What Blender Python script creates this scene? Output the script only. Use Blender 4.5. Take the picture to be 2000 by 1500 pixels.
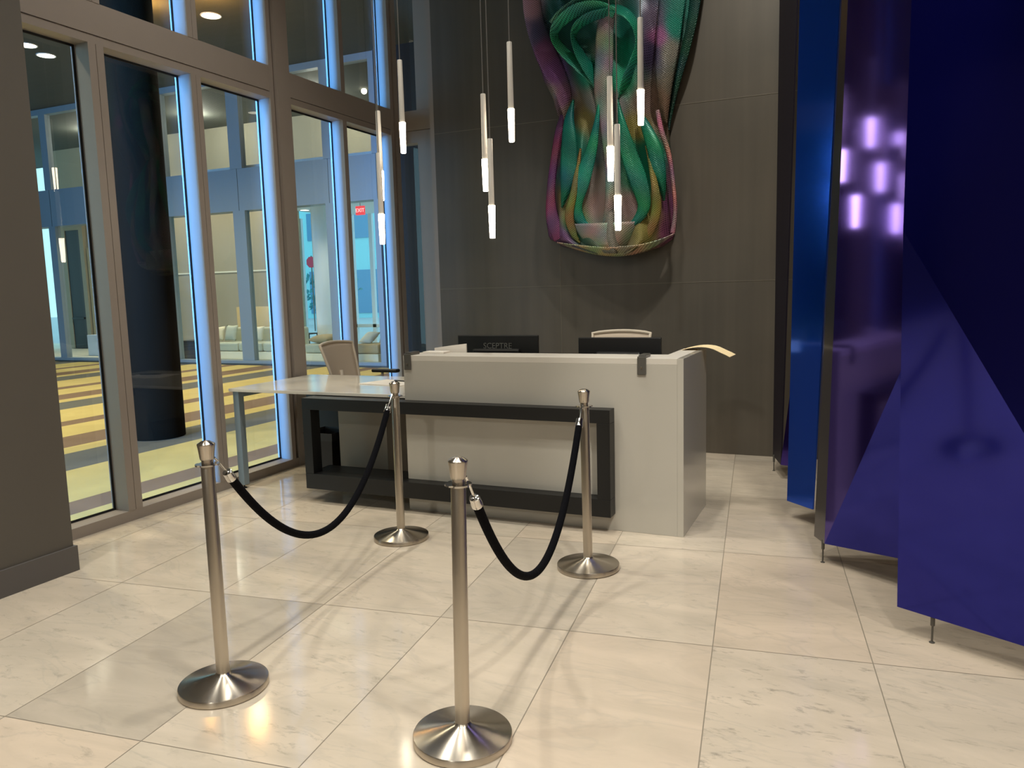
import bpy, bmesh, math, random
from math import sin, cos, pi, radians
from mathutils import Vector, Matrix
random.seed(7)
for o in list(bpy.data.objects): bpy.data.objects.remove(o)
S = bpy.context.scene
COL = S.collection

# ------------------------------------------------------------------ camera
FPX, YAW, PITCH, ROLL, CAMH = 1520.376, 0.4215938, 0.1217406, 0.0269653, 1.6
def cam_axes():
    F = Vector((-sin(YAW)*cos(PITCH), cos(YAW)*cos(PITCH), -sin(PITCH)))
    R = F.cross(Vector((0, 0, 1))).normalized(); D = F.cross(R)
    c, s = cos(ROLL), sin(ROLL)
    return F, c*R + s*D, -s*R + c*D
CF, CR, CD = cam_axes(); C0 = Vector((0, 0, CAMH))
cam_data = bpy.data.cameras.new('camera'); cam = bpy.data.objects.new('camera', cam_data); COL.objects.link(cam)
cam_data.sensor_width = 36; cam_data.lens = FPX/2000*36; cam_data.clip_end = 300; cam_data.clip_start = .05
cam.matrix_world = Matrix(((CR.x, -CD.x, -CF.x, 0), (CR.y, -CD.y, -CF.y, 0), (CR.z, -CD.z, -CF.z, CAMH), (0, 0, 0, 1)))
S.camera = cam
def ray(u, v): return CF + CR*((u-1000)/FPX) + CD*((v-750)/FPX)
def at(u, v, ax, val):
    """where the line of sight through a photo point meets a real plane of the building"""
    r = ray(u, v); i = 'xyz'.index(ax); return C0 + r*((val-C0[i])/r[i])
def atp(u, v, n, p):
    r = ray(u, v); return C0 + r*((p-C0).dot(n)/r.dot(n))

# ------------------------------------------------------------------ world, lights, exposure
S.view_settings.view_transform = 'Standard'; S.view_settings.look = 'None'; S.view_settings.gamma = 1
S.view_settings.use_curve_mapping = False
S.view_settings.exposure = 0.0
W = bpy.data.worlds.new('world'); S.world = W; W.use_nodes = True
bg = W.node_tree.nodes['Background']; bg.inputs[0].default_value = (.46, .84, 1.0, 1); bg.inputs[1].default_value = 1.9

def lamp(name, kind, loc, energy, col, aim=None, size=None, size_y=None, spot=None, blend=.5, radius=None):
    d = bpy.data.lights.new(name, kind); o = bpy.data.objects.new(name, d); COL.objects.link(o)
    o.location = loc; d.energy = energy; d.color = col
    if aim is not None: o.rotation_euler = (Vector(aim)-Vector(loc)).to_track_quat('-Z', 'Y').to_euler()
    if size: d.size = size
    if size_y: d.shape = 'RECTANGLE'; d.size_y = size_y
    if spot: d.spot_size = radians(spot); d.spot_blend = blend
    if radius is not None: d.shadow_soft_size = radius
    return o
WARM = (1, .965, .86)
# daylight of the street entering the neighbouring hall through its south glazing
_d = lamp('daylight_south_glazing', 'AREA', (-15, -4.7, 3.0), 330, (.12, .42, 1.0), aim=(-14.3, 5, 2.8), size=5, size_y=5.4); _d.data.spread = radians(84)
_d = lamp('daylight_jamb_beam', 'AREA', (-6.35, -4.6, 3.2), 760, (.08, .36, 1.0), aim=(-4.9, 5, 2.7), size=.9, size_y=5.6); _d.data.spread = radians(45)  # added narrow beam of the same daylight for the window jambs; no door there
# lobby ceiling downlights (lamp part; the fixtures are built with the ceiling)
DOWN = [(-3.6, 1.0), (-3.6, 4.0), (-1.6, -1.2), (-1.6, 1.8), (-1.6, 4.0), (.4, -1.2), (.4, 1.6), (.6, -4.0), (-2.2, -4.0), (1.9, 1.4)]
for x, y in DOWN:
    lamp('downlight_lamp', 'SPOT', (x, y, 6.40), 288, WARM, aim=(x, y, 0), spot=98, blend=.8, radius=.10)
lamp('accent_lamp', 'SPOT', (-.8, -6.6, 5.6), 420, WARM, aim=(-1.8, 3.6, .0), spot=34, blend=.6, radius=.10)
lamp('wall_wash_lamp', 'SPOT', (-.7, 4.9, 6.3), 430, WARM, aim=(-.7, 7.39, 2.3), spot=66, blend=.9, radius=.08)
lamp('desk_end_fill', 'SPOT', (1.2, .6, 6.3), 900, WARM, aim=(-.95, 5.3, .45), spot=19, blend=.7, radius=.10)  # added fill aimed at the desk's right end, no fixture behind it
# hall lamps
for x, y, e in [(-10.53, 11.0, 380), (-14.76, 10.57, 380), (-9.0, 4.5, 380), (-12.6, 5.5, 380), (-7.4, 9.2, 250), (-7.2, 1.5, 300)]:
    lamp('hall_downlight_lamp', 'SPOT', (x, y, 6.4), e*2.3, (1, .86, .62), aim=(x, y, 0), spot=130, blend=.9, radius=.15)
for (u, v, e) in ((288, 5, 60), (405, -10, 40)):
    p = at(u, v, 'z', 6.5); lamp('hall_ceiling_glow', 'POINT', (p.x, p.y, 6.15), e, (1, .48, .12), radius=.15)  # added warm points under the ceiling for its orange glow; no cove built
# lounge lamps
for x, y in [(-19, 16.2), (-15.8, 16.2)]:
    lamp('lounge_lamp', 'SPOT', (x, y, 6.2), 560, (1, .90, .76), aim=(x, y+.4, 0), spot=130, blend=.9, radius=.15)
lamp('lounge_lamp', 'SPOT', (-12, 16.2, 3.6), 150, (1, .9, .75), aim=(-12, 16.6, 0), spot=140, blend=.9, radius=.15)
for x in (-20.5, -16.5, -12.5): lamp('lounge_upper_fill', 'POINT', (x, 16.4, 6.3), 130, (1, .92, .78), radius=.2)  # added bare points that brighten the upper lounge wall
lamp('lounge_booth_lamp', 'AREA', (-14.9, 15.1, 2.3), 26, (1, .78, .50), aim=(-14.9, 16.2, .7), size=3.2, size_y=.12)

# ------------------------------------------------------------------ helpers
def lin(c): return tuple((x/12.92 if x <= .04045 else ((x+.055)/1.055)**2.4) for x in c)
MATS = {}
def mat(name, col=(.5, .5, .5), rough=.5, metal=0, spec=.5, srgb=True, **kw):
    m = bpy.data.materials.new(name); m.use_nodes = True; MATS[name] = m
    b = m.node_tree.nodes['Principled BSDF']
    c = lin(col) if srgb else col
    b.inputs['Base Color'].default_value = (*c, 1); b.inputs['Roughness'].default_value = rough
    b.inputs['Metallic'].default_value = metal; b.inputs['Specular IOR Level'].default_value = spec
    for k, v in kw.items():
        b.inputs[k.replace('_', ' ')].default_value = v
    return m
def nodes(m): return m.node_tree.nodes, m.node_tree.links, m.node_tree.nodes['Principled BSDF']
def noisy(m, scale=(5, 5, 5), amt=.12, detail=4, coord='Object', bump=0, dark=None):
    """mottle the base colour a little and add fine bump, in object space"""
    N, L, b = nodes(m); base = tuple(b.inputs['Base Color'].default_value)
    tc = N.new('ShaderNodeTexCoord'); mp = N.new('ShaderNodeMapping'); nz = N.new('ShaderNodeTexNoise'); mx = N.new('ShaderNodeMix')
    mx.data_type = 'RGBA'; mp.inputs['Scale'].default_value = scale; nz.inputs['Scale'].default_value = 1; nz.inputs['Detail'].default_value = detail
    L.new(tc.outputs[coord], mp.inputs[0]); L.new(mp.outputs[0], nz.inputs[0]); L.new(nz.outputs[0], mx.inputs[0])
    mx.inputs[6].default_value = (*[c*(1-amt) for c in base[:3]], 1); mx.inputs[7].default_value = (*[min(1, c*(1+amt)) for c in base[:3]], 1)
    L.new(mx.outputs[2], b.inputs['Base Color'])
    if bump:
        bp = N.new('ShaderNodeBump'); bp.inputs['Strength'].default_value = bump; bp.inputs['Distance'].default_value = .01
        L.new(nz.outputs[0], bp.inputs['Height']); L.new(bp.outputs[0], b.inputs['Normal'])
    return m
def emit(name, col, strength):
    m = mat(name, col, .4); b = m.node_tree.nodes['Principled BSDF']
    b.inputs['Emission Color'].default_value = (*lin(col), 1); b.inputs['Emission Strength'].default_value = strength
    return m
def glass(name, tint=(.93, .95, .94), ior=1.55):
    m = bpy.data.materials.new(name); m.use_nodes = True; MATS[name] = m
    N, L = m.node_tree.nodes, m.node_tree.links; N.clear()
    out = N.new('ShaderNodeOutputMaterial'); tr = N.new('ShaderNodeBsdfTransparent'); gl = N.new('ShaderNodeBsdfGlossy')
    fr = N.new('ShaderNodeFresnel'); ge = N.new('ShaderNodeNewGeometry'); mul = N.new('ShaderNodeMath'); inv = N.new('ShaderNodeMath'); mx = N.new('ShaderNodeMixShader')
    fr.inputs[0].default_value = ior; tr.inputs[0].default_value = (*tint, 1); gl.inputs['Roughness'].default_value = 0; gl.inputs[0].default_value = (1, 1, 1, 1)
    inv.operation = 'SUBTRACT'; inv.inputs[0].default_value = 1; mul.operation = 'MULTIPLY'
    L.new(ge.outputs['Backfacing'], inv.inputs[1]); L.new(fr.outputs[0], mul.inputs[0]); L.new(inv.outputs[0], mul.inputs[1])
    L.new(mul.outputs[0], mx.inputs[0]); L.new(tr.outputs[0], mx.inputs[1]); L.new(gl.outputs[0], mx.inputs[2]); L.new(mx.outputs[0], out.inputs[0])
    return m

def tag(o, label=None, cat=None, group=None, kind=None):
    if label: o['label'] = label
    if cat: o['category'] = cat
    if group: o['group'] = group
    if kind: o['kind'] = kind
    return o
def thing(name, label, cat, loc=(0, 0, 0), group=None, rot=(0, 0, 0)):
    o = bpy.data.objects.new(name, None); COL.objects.link(o); o.location = loc; o.rotation_euler = rot; o.empty_display_size = .1
    return tag(o, label, cat, group)
def obj(name, bm, m, parent=None, smooth=False, label=None, bevel=0, origin=None):
    """link a bmesh as one mesh object; the bmesh is in world space when the parent is unrotated (offset by the root)"""
    me = bpy.data.meshes.new(name)
    off = Vector((0, 0, 0))
    p = parent
    while p is not None: off += p.location; p = p.parent
    if parent is None and origin is not None: off = Vector(origin)
    bmesh.ops.translate(bm, verts=bm.verts, vec=-off)
    bm.to_mesh(me); bm.free(); o = bpy.data.objects.new(name, me); COL.objects.link(o)
    if m is not None: me.materials.append(MATS[m] if isinstance(m, str) else m)
    if parent is not None: o.parent = parent
    elif origin is not None: o.location = off
    if smooth:
        for f in me.polygons: f.use_smooth = True
        md = o.modifiers.new('edge', 'EDGE_SPLIT'); md.split_angle = radians(38)
    if bevel:
        b = o.modifiers.new('bevel', 'BEVEL'); b.width = bevel; b.segments = 2; b.limit_method = 'ANGLE'
    if label: o['label'] = label
    return o
def struct(name, bm, m, parent=None, **k):
    o = obj(name, bm, m, parent, **k)
    if parent is None: o['kind'] = 'structure'
    return o
def NB(): return bmesh.new()
def box(bm, x0, x1, y0, y1, z0, z1):
    v = [bm.verts.new((x, y, z)) for x in (x0, x1) for y in (y0, y1) for z in (z0, z1)]
    for f in ((0, 1, 3, 2), (4, 6, 7, 5), (0, 4, 5, 1), (2, 3, 7, 6), (0, 2, 6, 4), (1, 5, 7, 3)): bm.faces.new([v[i] for i in f])
    return bm
def B(*a): return box(NB(), *a)
def lathe(bm, prof, cx=0, cy=0, seg=48, z0=0):
    rings = []
    for r, z in prof:
        if r < 1e-6: rings.append([bm.verts.new((cx, cy, z+z0))])
        else: rings.append([bm.verts.new((cx+r*cos(2*pi*i/seg), cy+r*sin(2*pi*i/seg), z+z0)) for i in range(seg)])
    for a, b in zip(rings, rings[1:]):
        for i in range(seg):
            j = (i+1) % seg
            if len(a) == 1 and len(b) == 1: continue
            if len(a) == 1: bm.faces.new((a[0], b[j], b[i]))
            elif len(b) == 1: bm.faces.new((a[i], a[j], b[0]))
            else: bm.faces.new((a[i], a[j], b[j], b[i]))
    bmesh.ops.recalc_face_normals(bm, faces=bm.faces); return bm
def tube(bm, pts, r, seg=12, cap=True, closed=False):
    pts = [Vector(p) for p in pts]; n = len(pts); rings = []; up = None
    for i, p in enumerate(pts):
        if closed: t = (pts[(i+1) % n]-pts[i-1]).normalized()
        else: t = (pts[min(i+1, n-1)]-pts[max(i-1, 0)]).normalized()
        if up is None: up = t.orthogonal().normalized()
        up = (up-t*up.dot(t)).normalized(); s = t.cross(up)
        rr = r[i] if isinstance(r, (list, tuple)) else r
        rings.append([bm.verts.new(p+(up*cos(2*pi*k/seg)+s*sin(2*pi*k/seg))*rr) for k in range(seg)])
    pairs = list(zip(rings, rings[1:])) + ([(rings[-1], rings[0])] if closed else [])
    for a, b in pairs:
        for k in range(seg): bm.faces.new((a[k], a[(k+1) % seg], b[(k+1) % seg], b[k]))
    if cap and not closed: bm.faces.new(rings[0][::-1]); bm.faces.new(rings[-1])
    bmesh.ops.recalc_face_normals(bm, faces=bm.faces); return bm
def prism(bm, pts, n, th):
    """slab: polygon of 3D points extruded by th along -n (n faces the viewer)"""
    n = Vector(n).normalized(); a = [bm.verts.new(Vector(p)) for p in pts]; b = [bm.verts.new(Vector(p)-n*th) for p in pts]
    bm.faces.new(a); bm.faces.new(b[::-1])
    for i in range(len(a)):
        j = (i+1) % len(a); bm.faces.new((a[i], b[i], b[j], a[j]))
    bmesh.ops.recalc_face_normals(bm, faces=bm.faces); return bm
def text_bm(txt, size, depth, mtx):
    cu = bpy.data.curves.new('t', 'FONT'); cu.body = txt; cu.size = size; cu.extrude = depth; cu.align_x = 'CENTER'; cu.align_y = 'CENTER'; cu.resolution_u = 3
    o = bpy.data.objects.new('t', cu); COL.objects.link(o); dg = bpy.context.evaluated_depsgraph_get(); dg.update()
    me = bpy.data.meshes.new_from_object(o.evaluated_get(dg)); bm = NB(); bm.from_mesh(me)
    bpy.data.objects.remove(o); bpy.data.curves.remove(cu); bmesh.ops.transform(bm, matrix=mtx, verts=bm.verts); return bm
def copy_tree(o, parent=None):
    c = o.copy(); COL.objects.link(c); c.parent = parent
    for ch in list(o.children): copy_tree(ch, c)
    return c

# ------------------------------------------------------------------ materials
noisy(mat('dark_plaster', (.36, .34, .315), .62), (3, 3, 3), .06, bump=.03)
mat('plaster_base', (.36, .345, .34), .5)
noisy(mat('mullion', (.60, .56, .53), .42, 0, .5), (8, 8, 8), .03)
mat('light_plaster', (.80, .76, .70), .7)
mat('gasket', (.05, .06, .08), .6)
glass('lobby_glass'); glass('far_glass', (.90, .93, .92), 1.5)
mat('desk_white', (.715, .695, .655), .16, 0, .5, Coat_Weight=.3, Coat_Roughness=.05)
mat('ledge_white', (.80, .775, .735), .5, 0, .15)
mat('table_white', (.88, .85, .80), .10, 0, .5)
mat('frame_black', (.06, .063, .066), .42)
mat('cabinet_grey', (.55, .52, .47), .4)
mat('black_plastic', (.05, .05, .055), .45)
noisy(mat('velvet', (.06, .06, .075), .95, 0, .08), (60, 60, 60), .3, bump=.3)
mat('chrome', (.85, .84, .82), .12, 1)
mat('steel', (.74, .70, .65), .27, 1, Anisotropic=.6)
mat('pendant_metal', (.86, .84, .81), .38, .1)
emit('frosted_light', (1, .93, .82), 22)
mat('cord', (.42, .41, .40), .5)
mat('paper', (.93, .90, .86), .7); mat('paper_cream', (.97, .88, .70), .7)
mat('bracket', (.36, .35, .33), .35, .3)
mat('chair_mesh', (.76, .70, .63), .8); mat('chair_frame', (.82, .77, .70), .45)
mat('logo_grey', (.36, .36, .35), .5)
mat('hall_ceiling', (.30, .31, .29), .8)
noisy(MATS['hall_ceiling'], (1, 9, 1), .12)
mat('lobby_ceiling', (.30, .28, .27), .8)
mat('dark_column', (.115, .085, .055), .8, 0, .06)
noisy(MATS['dark_column'], (2, 2, 1), .15)
mat('far_frame', (.50, .56, .60), .45); mat('far_kick', (.25, .28, .28), .6)
mat('lounge_wall', (.66, .62, .53), .7); noisy(MATS['lounge_wall'], (3, 3, .5), .05)
mat('lounge_trim', (.92, .90, .82), .5)
mat('booth_cream', (.88, .78, .60), .6); mat('cushion_white', (.90, .88, .80), .8); mat('upholstery', (.72, .74, .68), .8)
mat('pillow_tan', (.74, .66, .52), .85); mat('dark_wood', (.15, .16, .17), .5)
mat('hall_wall', (.125, .14, .145), .6, 0, .2)
mat('white_paint', (.86, .89, .92), .6)
mat('asphalt', (.72, .74, .76), .9); mat('facade', (.60, .86, .90), .7); mat('facade_glass', (.32, .56, .72), .3)
mat('foliage', (.26, .56, .60), .8); mat('sign_red', (.80, .22, .34), .5)
emit('exit_red', (.95, .16, .18), 1.2); emit('exit_letter', (1, .8, .8), 1.5)
emit('lamp_disc', (1, .95, .86), 5); emit('lamp_disc_hall', (1, .94, .84), 9)

# panel lacquers: coloured film; facet tints partly carry the folds' reflections as colour
def film(name, col, rough=.13):
    m = mat(name, col, rough, .92, .5, srgb=False, Coat_Weight=.55, Coat_Roughness=.09)
    N, L, b = nodes(m)
    tc = N.new('ShaderNodeTexCoord'); nz = N.new('ShaderNodeTexNoise'); bp = N.new('ShaderNodeBump')
    nz.inputs['Scale'].default_value = 1.1; nz.inputs['Detail'].default_value = 1; bp.inputs['Strength'].default_value = .05; bp.inputs['Distance'].default_value = .02
    L.new(tc.outputs['Object'], nz.inputs[0]); L.new(nz.outputs[0], bp.inputs['Height']); L.new(bp.outputs[0], b.inputs['Normal'])
    return m
film('film_blue', (.010, .012, .27)); film('film_bright', (.006, .09, .70), .16); film('film_violet', (.05, .022, .26), .10); mat('film_dark', (.135, .12, .165), .45, 0, .12); film('film_smoke', (.07, .065, .07), .2)

def steel_radial():
    for nm, rough, an in (('steel_base', .27, .9), ('steel_post', .34, .4)):
        m = mat(nm, (.80, .765, .715), rough, 1, Anisotropic=an, Anisotropic_Rotation=.25 if nm == 'steel_base' else 0)
        N, L, b = nodes(m); tg = N.new('ShaderNodeTangent'); tg.direction_type = 'RADIAL'; tg.axis = 'Z'
        L.new(tg.outputs[0], b.inputs['Tangent'])
steel_radial()

def marble():
    m = mat('marble', (.8, .75, .69), .10); N, L, b = nodes(m)
    ca = N.new('ShaderNodeVertexColor'); ca.layer_name = 'tile'
    sep = N.new('ShaderNodeSeparateColor'); L.new(ca.outputs[0], sep.inputs[0])
    tc = N.new('ShaderNodeTexCoord'); add = N.new('ShaderNodeVectorMath'); sc = N.new('ShaderNodeVectorMath'); sc.operation = 'SCALE'; sc.inputs['Scale'].default_value = 37
    L.new(ca.outputs[0], sc.inputs[0]); L.new(tc.outputs['Object'], add.inputs[0]); L.new(sc.outputs[0], add.inputs[1])
    mp = N.new('ShaderNodeMapping'); mp.inputs['Rotation'].default_value = (0, 0, .75); mp.inputs['Scale'].default_value = (1, 2.6, 1); L.new(add.outputs[0], mp.inputs[0])
    n1 = N.new('ShaderNodeTexNoise'); n1.inputs['Scale'].default_value = 1.6; n1.inputs['Detail'].default_value = 8; n1.inputs['Roughness'].default_value = .6; n1.inputs['Distortion'].default_value = .8; L.new(mp.outputs[0], n1.inputs[0])
    n2 = N.new('ShaderNodeTexNoise'); n2.inputs['Scale'].default_value = 9; n2.inputs['Detail'].default_value = 9; n2.inputs['Roughness'].default_value = .7; n2.inputs['Distortion'].default_value = .4; L.new(mp.outputs[0], n2.inputs[0])
    r1 = N.new('ShaderNodeValToRGB'); e = r1.color_ramp.elements
    e[0].position = .30; e[0].color = (*lin((.78, .735, .67)), 1); e[1].position = .72; e[1].color = (*lin((.87, .815, .745)), 1); L.new(n1.outputs[0], r1.inputs[0])
    # grey flecks and hair veins
    r2 = N.new('ShaderNodeValToRGB'); e = r2.color_ramp.elements; e[0].position = .56; e[0].color = (0, 0, 0, 1); e[1].position = .70; e[1].color = (1, 1, 1, 1); L.new(n2.outputs[0], r2.inputs[0])
    n3 = N.new('ShaderNodeTexNoise'); n3.inputs['Scale'].default_value = 1.1; n3.inputs['Detail'].default_value = 5; n3.inputs['Distortion'].default_value = 1.4; L.new(mp.outputs[0], n3.inputs[0])
    ab = N.new('ShaderNodeMath'); ab.operation = 'SUBTRACT'; ab.inputs[1].default_value = .5; L.new(n3.outputs[0], ab.inputs[0])
    ab2 = N.new('ShaderNodeMath'); ab2.operation = 'ABSOLUTE'; L.new(ab.outputs[0], ab2.inputs[0])
    r3 = N.new('ShaderNodeMapRange'); r3.inputs[1].default_value = 0; r3.inputs[2].default_value = .022; r3.inputs[3].default_value = .22; r3.inputs[4].default_value = 0; L.new(ab2.outputs[0], r3.inputs[0])
    m1 = N.new('ShaderNodeMix'); m1.data_type = 'RGBA'; L.new(r1.outputs[0], m1.inputs[6]); m1.inputs[7].default_value = (*lin((.63, .60, .55)), 1)
    f1 = N.new('ShaderNodeMath'); f1.operation = 'MULTIPLY'; L.new(r2.outputs[0], f1.inputs[0]); L.new(sep.outputs[1], f1.inputs[1]); L.new(f1.outputs[0], m1.inputs[0])
    m2 = N.new('ShaderNodeMix'); m2.data_type = 'RGBA'; L.new(m1.outputs[2], m2.inputs[6]); m2.inputs[7].default_value = (*lin((.68, .66, .62)), 1); L.new(r3.outputs[0], m2.inputs[0])
    # tile tone: red channel 0..1 -> grey tile .. pink tile
    r4 = N.new('ShaderNodeValToRGB'); e = r4.color_ramp.elements; e[0].color = (.80, .80, .795, 1); e[1].color = (1.0, .95, .91, 1); k = r4.color_ramp.elements.new(.35); k.color = (.97, .97, .96, 1); L.new(sep.outputs[0], r4.inputs[0])
    m3 = N.new('ShaderNodeMix'); m3.data_type = 'RGBA'; m3.blend_type = 'MULTIPLY'; m3.inputs[0].default_value = 1; L.new(m2.outputs[2], m3.inputs[6]); L.new(r4.outputs[0], m3.inputs[7])
    L.new(m3.outputs[2], b.inputs['Base Color'])
marble()
mat('grout', (.56, .52, .46), .7)

def cladding():
    m = mat('cladding', (.36, .33, .29), .5); N, L, b = nodes(m)
    tc = N.new('ShaderNodeTexCoord'); mp = N.new('ShaderNodeMapping'); mp.inputs['Scale'].default_value = (9, 1, .35); L.new(tc.outputs['Object'], mp.inputs[0])
    n1 = N.new('ShaderNodeTexNoise'); n1.inputs['Scale'].default_value = 1.2; n1.inputs['Detail'].default_value = 6; L.new(mp.outputs[0], n1.inputs[0])
    n2 = N.new('ShaderNodeTexNoise'); n2.inputs['Scale'].default_value = 1.3; n2.inputs['Detail'].default_value = 4; L.new(tc.outputs['Object'], n2.inputs[0])
    a = N.new('ShaderNodeMath'); a.operation = 'ADD'; L.new(n1.outputs[0], a.inputs[0]); L.new(n2.outputs[0], a.inputs[1])
    r = N.new('ShaderNodeMapRange'); r.inputs[1].default_value = .6; r.inputs[2].default_value = 1.4; L.new(a.outputs[0], r.inputs[0])
    mx = N.new('ShaderNodeMix'); mx.data_type = 'RGBA'; mx.inputs[6].default_value = (*lin((.31, .29, .26)), 1); mx.inputs[7].default_value = (*lin((.385, .355, .315)), 1)
    L.new(r.outputs[0], mx.inputs[0]); L.new(mx.outputs[2], b.inputs['Base Color'])
cladding()
mat('seam', (.47, .44, .39), .6)

def carpet():
    m = mat('carpet', (.7, .66, .45), .95, 0, .1); N, L, b = nodes(m)
    tc = N.new('ShaderNodeTexCoord'); sx = N.new('ShaderNodeSeparateXYZ'); L.new(tc.outputs['Object'], sx.inputs[0])
    nz = N.new('ShaderNodeTexNoise'); nz.inputs['Scale'].default_value = 2.2; nz.inputs['Detail'].default_value = 5; L.new(tc.outputs['Object'], nz.inputs[0])
    a = N.new('ShaderNodeMath'); a.operation = 'ADD'; a.inputs[1].default_value = 5.75+39.5; L.new(sx.outputs[0], a.inputs[0])
    md = N.new('ShaderNodeMath'); md.operation = 'DIVIDE'; md.inputs[1].default_value = 3.95; L.new(a.outputs[0], md.inputs[0])
    fr = N.new('ShaderNodeMath'); fr.operation = 'FRACT'; L.new(md.outputs[0], fr.inputs[0])
    rp = N.new('ShaderNodeValToRGB'); rp.color_ramp.interpolation = 'CONSTANT'
    Yl, Br, Gr = lin((.77, .70, .45)), lin((.50, .42, .34)), lin((.41, .41, .38))
    # positions measured in X from -5.75 upward: period -9.70 .. -5.75
    per = [(0, Br), (.34/3.95, Yl), ((-8.60+9.70)/3.95, Br), ((-7.95+9.70)/3.95, Yl), ((-7.62+9.70)/3.95, Gr), ((-6.86+9.70)/3.95, Yl)]
    e = rp.color_ramp.elements; e[0].position = 0; e[0].color = (*per[0][1], 1); e[1].position = per[1][0]; e[1].color = (*per[1][1], 1)
    for p, c in per[2:]:
        q = e.new(p); q.color = (*c, 1)
    L.new(fr.outputs[0], rp.inputs[0])
    mx = N.new('ShaderNodeMix'); mx.data_type = 'RGBA'; mx.blend_type = 'MULTIPLY'; mx.inputs[0].default_value = 1; L.new(rp.outputs[0], mx.inputs[6])
    r2 = N.new('ShaderNodeMapRange'); r2.inputs[3].default_value = .82; r2.inputs[4].default_value = 1.12; L.new(nz.outputs[0], r2.inputs[0])
    L.new(r2.outputs[0], mx.inputs[7]); L.new(mx.outputs[2], b.inputs['Base Color'])
carpet()

# ------------------------------------------------------------------ lobby shell
TA = 0.117281534
def tile_floor():
    bm = NB(); e1 = Vector((cos(TA), sin(TA), 0)); e2 = Vector((-sin(TA), cos(TA), 0)); g = .0022; TH = 0
    me = bpy.data.meshes.new('floor'); cols = []
    special = {(-4, 0): (.0, .15), (-2, 1): (.12, .25), (-1, 0): (.85, .15), (0, 0): (.55, 1.0), (0, 1): (.95, .35), (-1, 1): (.55, .45), (-3, 1): (.5, .5), (-4, 1): (.45, .45),
               (-5, 0): (.4, .6), (-3, 0): (.45, .7), (-2, 0): (.5, .4), (-4, -1): (.95, .6), (1, 0): (.5, .7), (-3, -1): (.35, .4), (-5, 1): (.45, .3), (-4, 2): (.6, .4), (-1, -1): (.7, .2), (0, -1): (.6, .8)}
    rnd = random.Random(3)
    for i in range(-13, 14):
        for j in range(-11, 7):
            u0, u1 = -.165+.652*i+g, -.165+.652*(i+1)-g; v0, v1 = 2.125+1.27*j+g, 2.125+1.27*(j+1)-g
            cs = [e1*u0+e2*v0, e1*u1+e2*v0, e1*u1+e2*v1, e1*u0+e2*v1]
            cx = sum(c.x for c in cs)/4; cy = sum(c.y for c in cs)/4
            if cx < -5.4 or cx > 3.6 or cy > 8.6 or cy < -9.2: continue
            bm.faces.new([bm.verts.new(c) for c in cs])
            t, f = special.get((i, j), (rnd.uniform(.3, .85), rnd.uniform(.2, .7))); cols.append((t, f, rnd.random(), 1))
    # cut to the room
    lay = bm.loops.layers.float_color.new('tile')
    bm.faces.ensure_lookup_table()
    for f, c in zip(bm.faces, cols):
        for l in f.loops: l[lay] = c
    for p, n in (((-4.93, 0, 0), (-1, 0, 0)), ((3.0, 0, 0), (1, 0, 0)), ((0, 7.9, 0), (0, 1, 0)), ((0, -8.5, 0), (0, -1, 0))):
        bmesh.ops.bisect_plane(bm, geom=bm.verts[:]+bm.edges[:]+bm.faces[:], plane_co=p, plane_no=n, clear_outer=True)
    o = struct('floor', bm, 'marble'); o.location.z = .0
    # mortar bed under the tiles, seen in the joints
    struct('floor_bed', B(-4.93, 3.0, -8.5, 7.9, -.1, -.001), 'grout', parent=o)
tile_floor()
struct('ceiling', B(-4.93, 3.15, -8.5, 7.9, 6.5, 6.65), 'lobby_ceiling')
struct('wall_right', B(3.0, 3.15, -8.5, 7.4, 0, 6.5), 'light_plaster')
struct('wall_front', B(-4.8, 3.15, -8.65, -8.5, 0, 6.5), 'light_plaster')
struct('wall_left', B(-5.13, -4.245, -8.5, 3.02, 0, 6.5), 'dark_plaster')
bb = NB(); box(bb, -4.245, -4.229, -8.5, 3.036, 0, .151); box(bb, -4.80, -4.245, 3.02, 3.036, 0, .151); struct('baseboard_left', bb, 'plaster_base')
wb = struct('wall_back', B(-4.13, 3.0, 7.39, 7.62, 0, 6.5), 'cladding')
struct('edge_trim', B(-4.185, -4.131, 7.40, 7.62, 0, 6.5), 'mullion', parent=wb)
sm = NB()
for z in (1.615, 3.232, 4.85): box(sm, -4.13, 3.0, 7.387, 7.391, z-.0025, z+.0025)
for x in (-.54, -2.75): box(sm, x-.002, x+.002, 7.3875, 7.391, 0, 6.5)
struct('panel_joints', sm, 'seam', parent=wb)

# window wall (runs along Y at x = -4.79) ---------------------------
XF, XG = -4.79, -4.93
MUL = [(3.86, 3.98), (4.75, 4.849), (6.705, 6.77)]
BAYS = [(3.02, 3.86), (3.98, 4.75), (4.849, 5.65), (5.917, 6.705), (6.77, 7.60)]
def edged(bm, **k): return bm
tb = NB()
for ya, yb in ((3.02, 5.649), (5.918, 7.599)): box(tb, XG-.03, XF-.002, ya, yb, 3.385, 3.60)
struct('trim_1', tb, 'mullion')                        # transom
struct('trim_2', B(XG-.03, XF-.002, 3.02, 7.60, 0, .077), 'mullion')   # sill
th = NB()
for ya, yb in ((3.02, 5.649), (5.918, 7.599)): box(th, XG-.03, XF-.006, ya, yb, 3.325, 3.380)
struct('trim_3', th, 'mullion')
tp = NB()                                                             # wide double post
box(tp, XG-.03, XF, 5.65, 5.70, .0775, 6.5); box(tp, XG-.03, XF+.006, 5.745, 5.917, .0, 6.5); box(tp, XG-.03, XF-.05, 5.70, 5.745, .0, 6.5)
struct('trim_4', tp, 'mullion')
tn = 5
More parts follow.
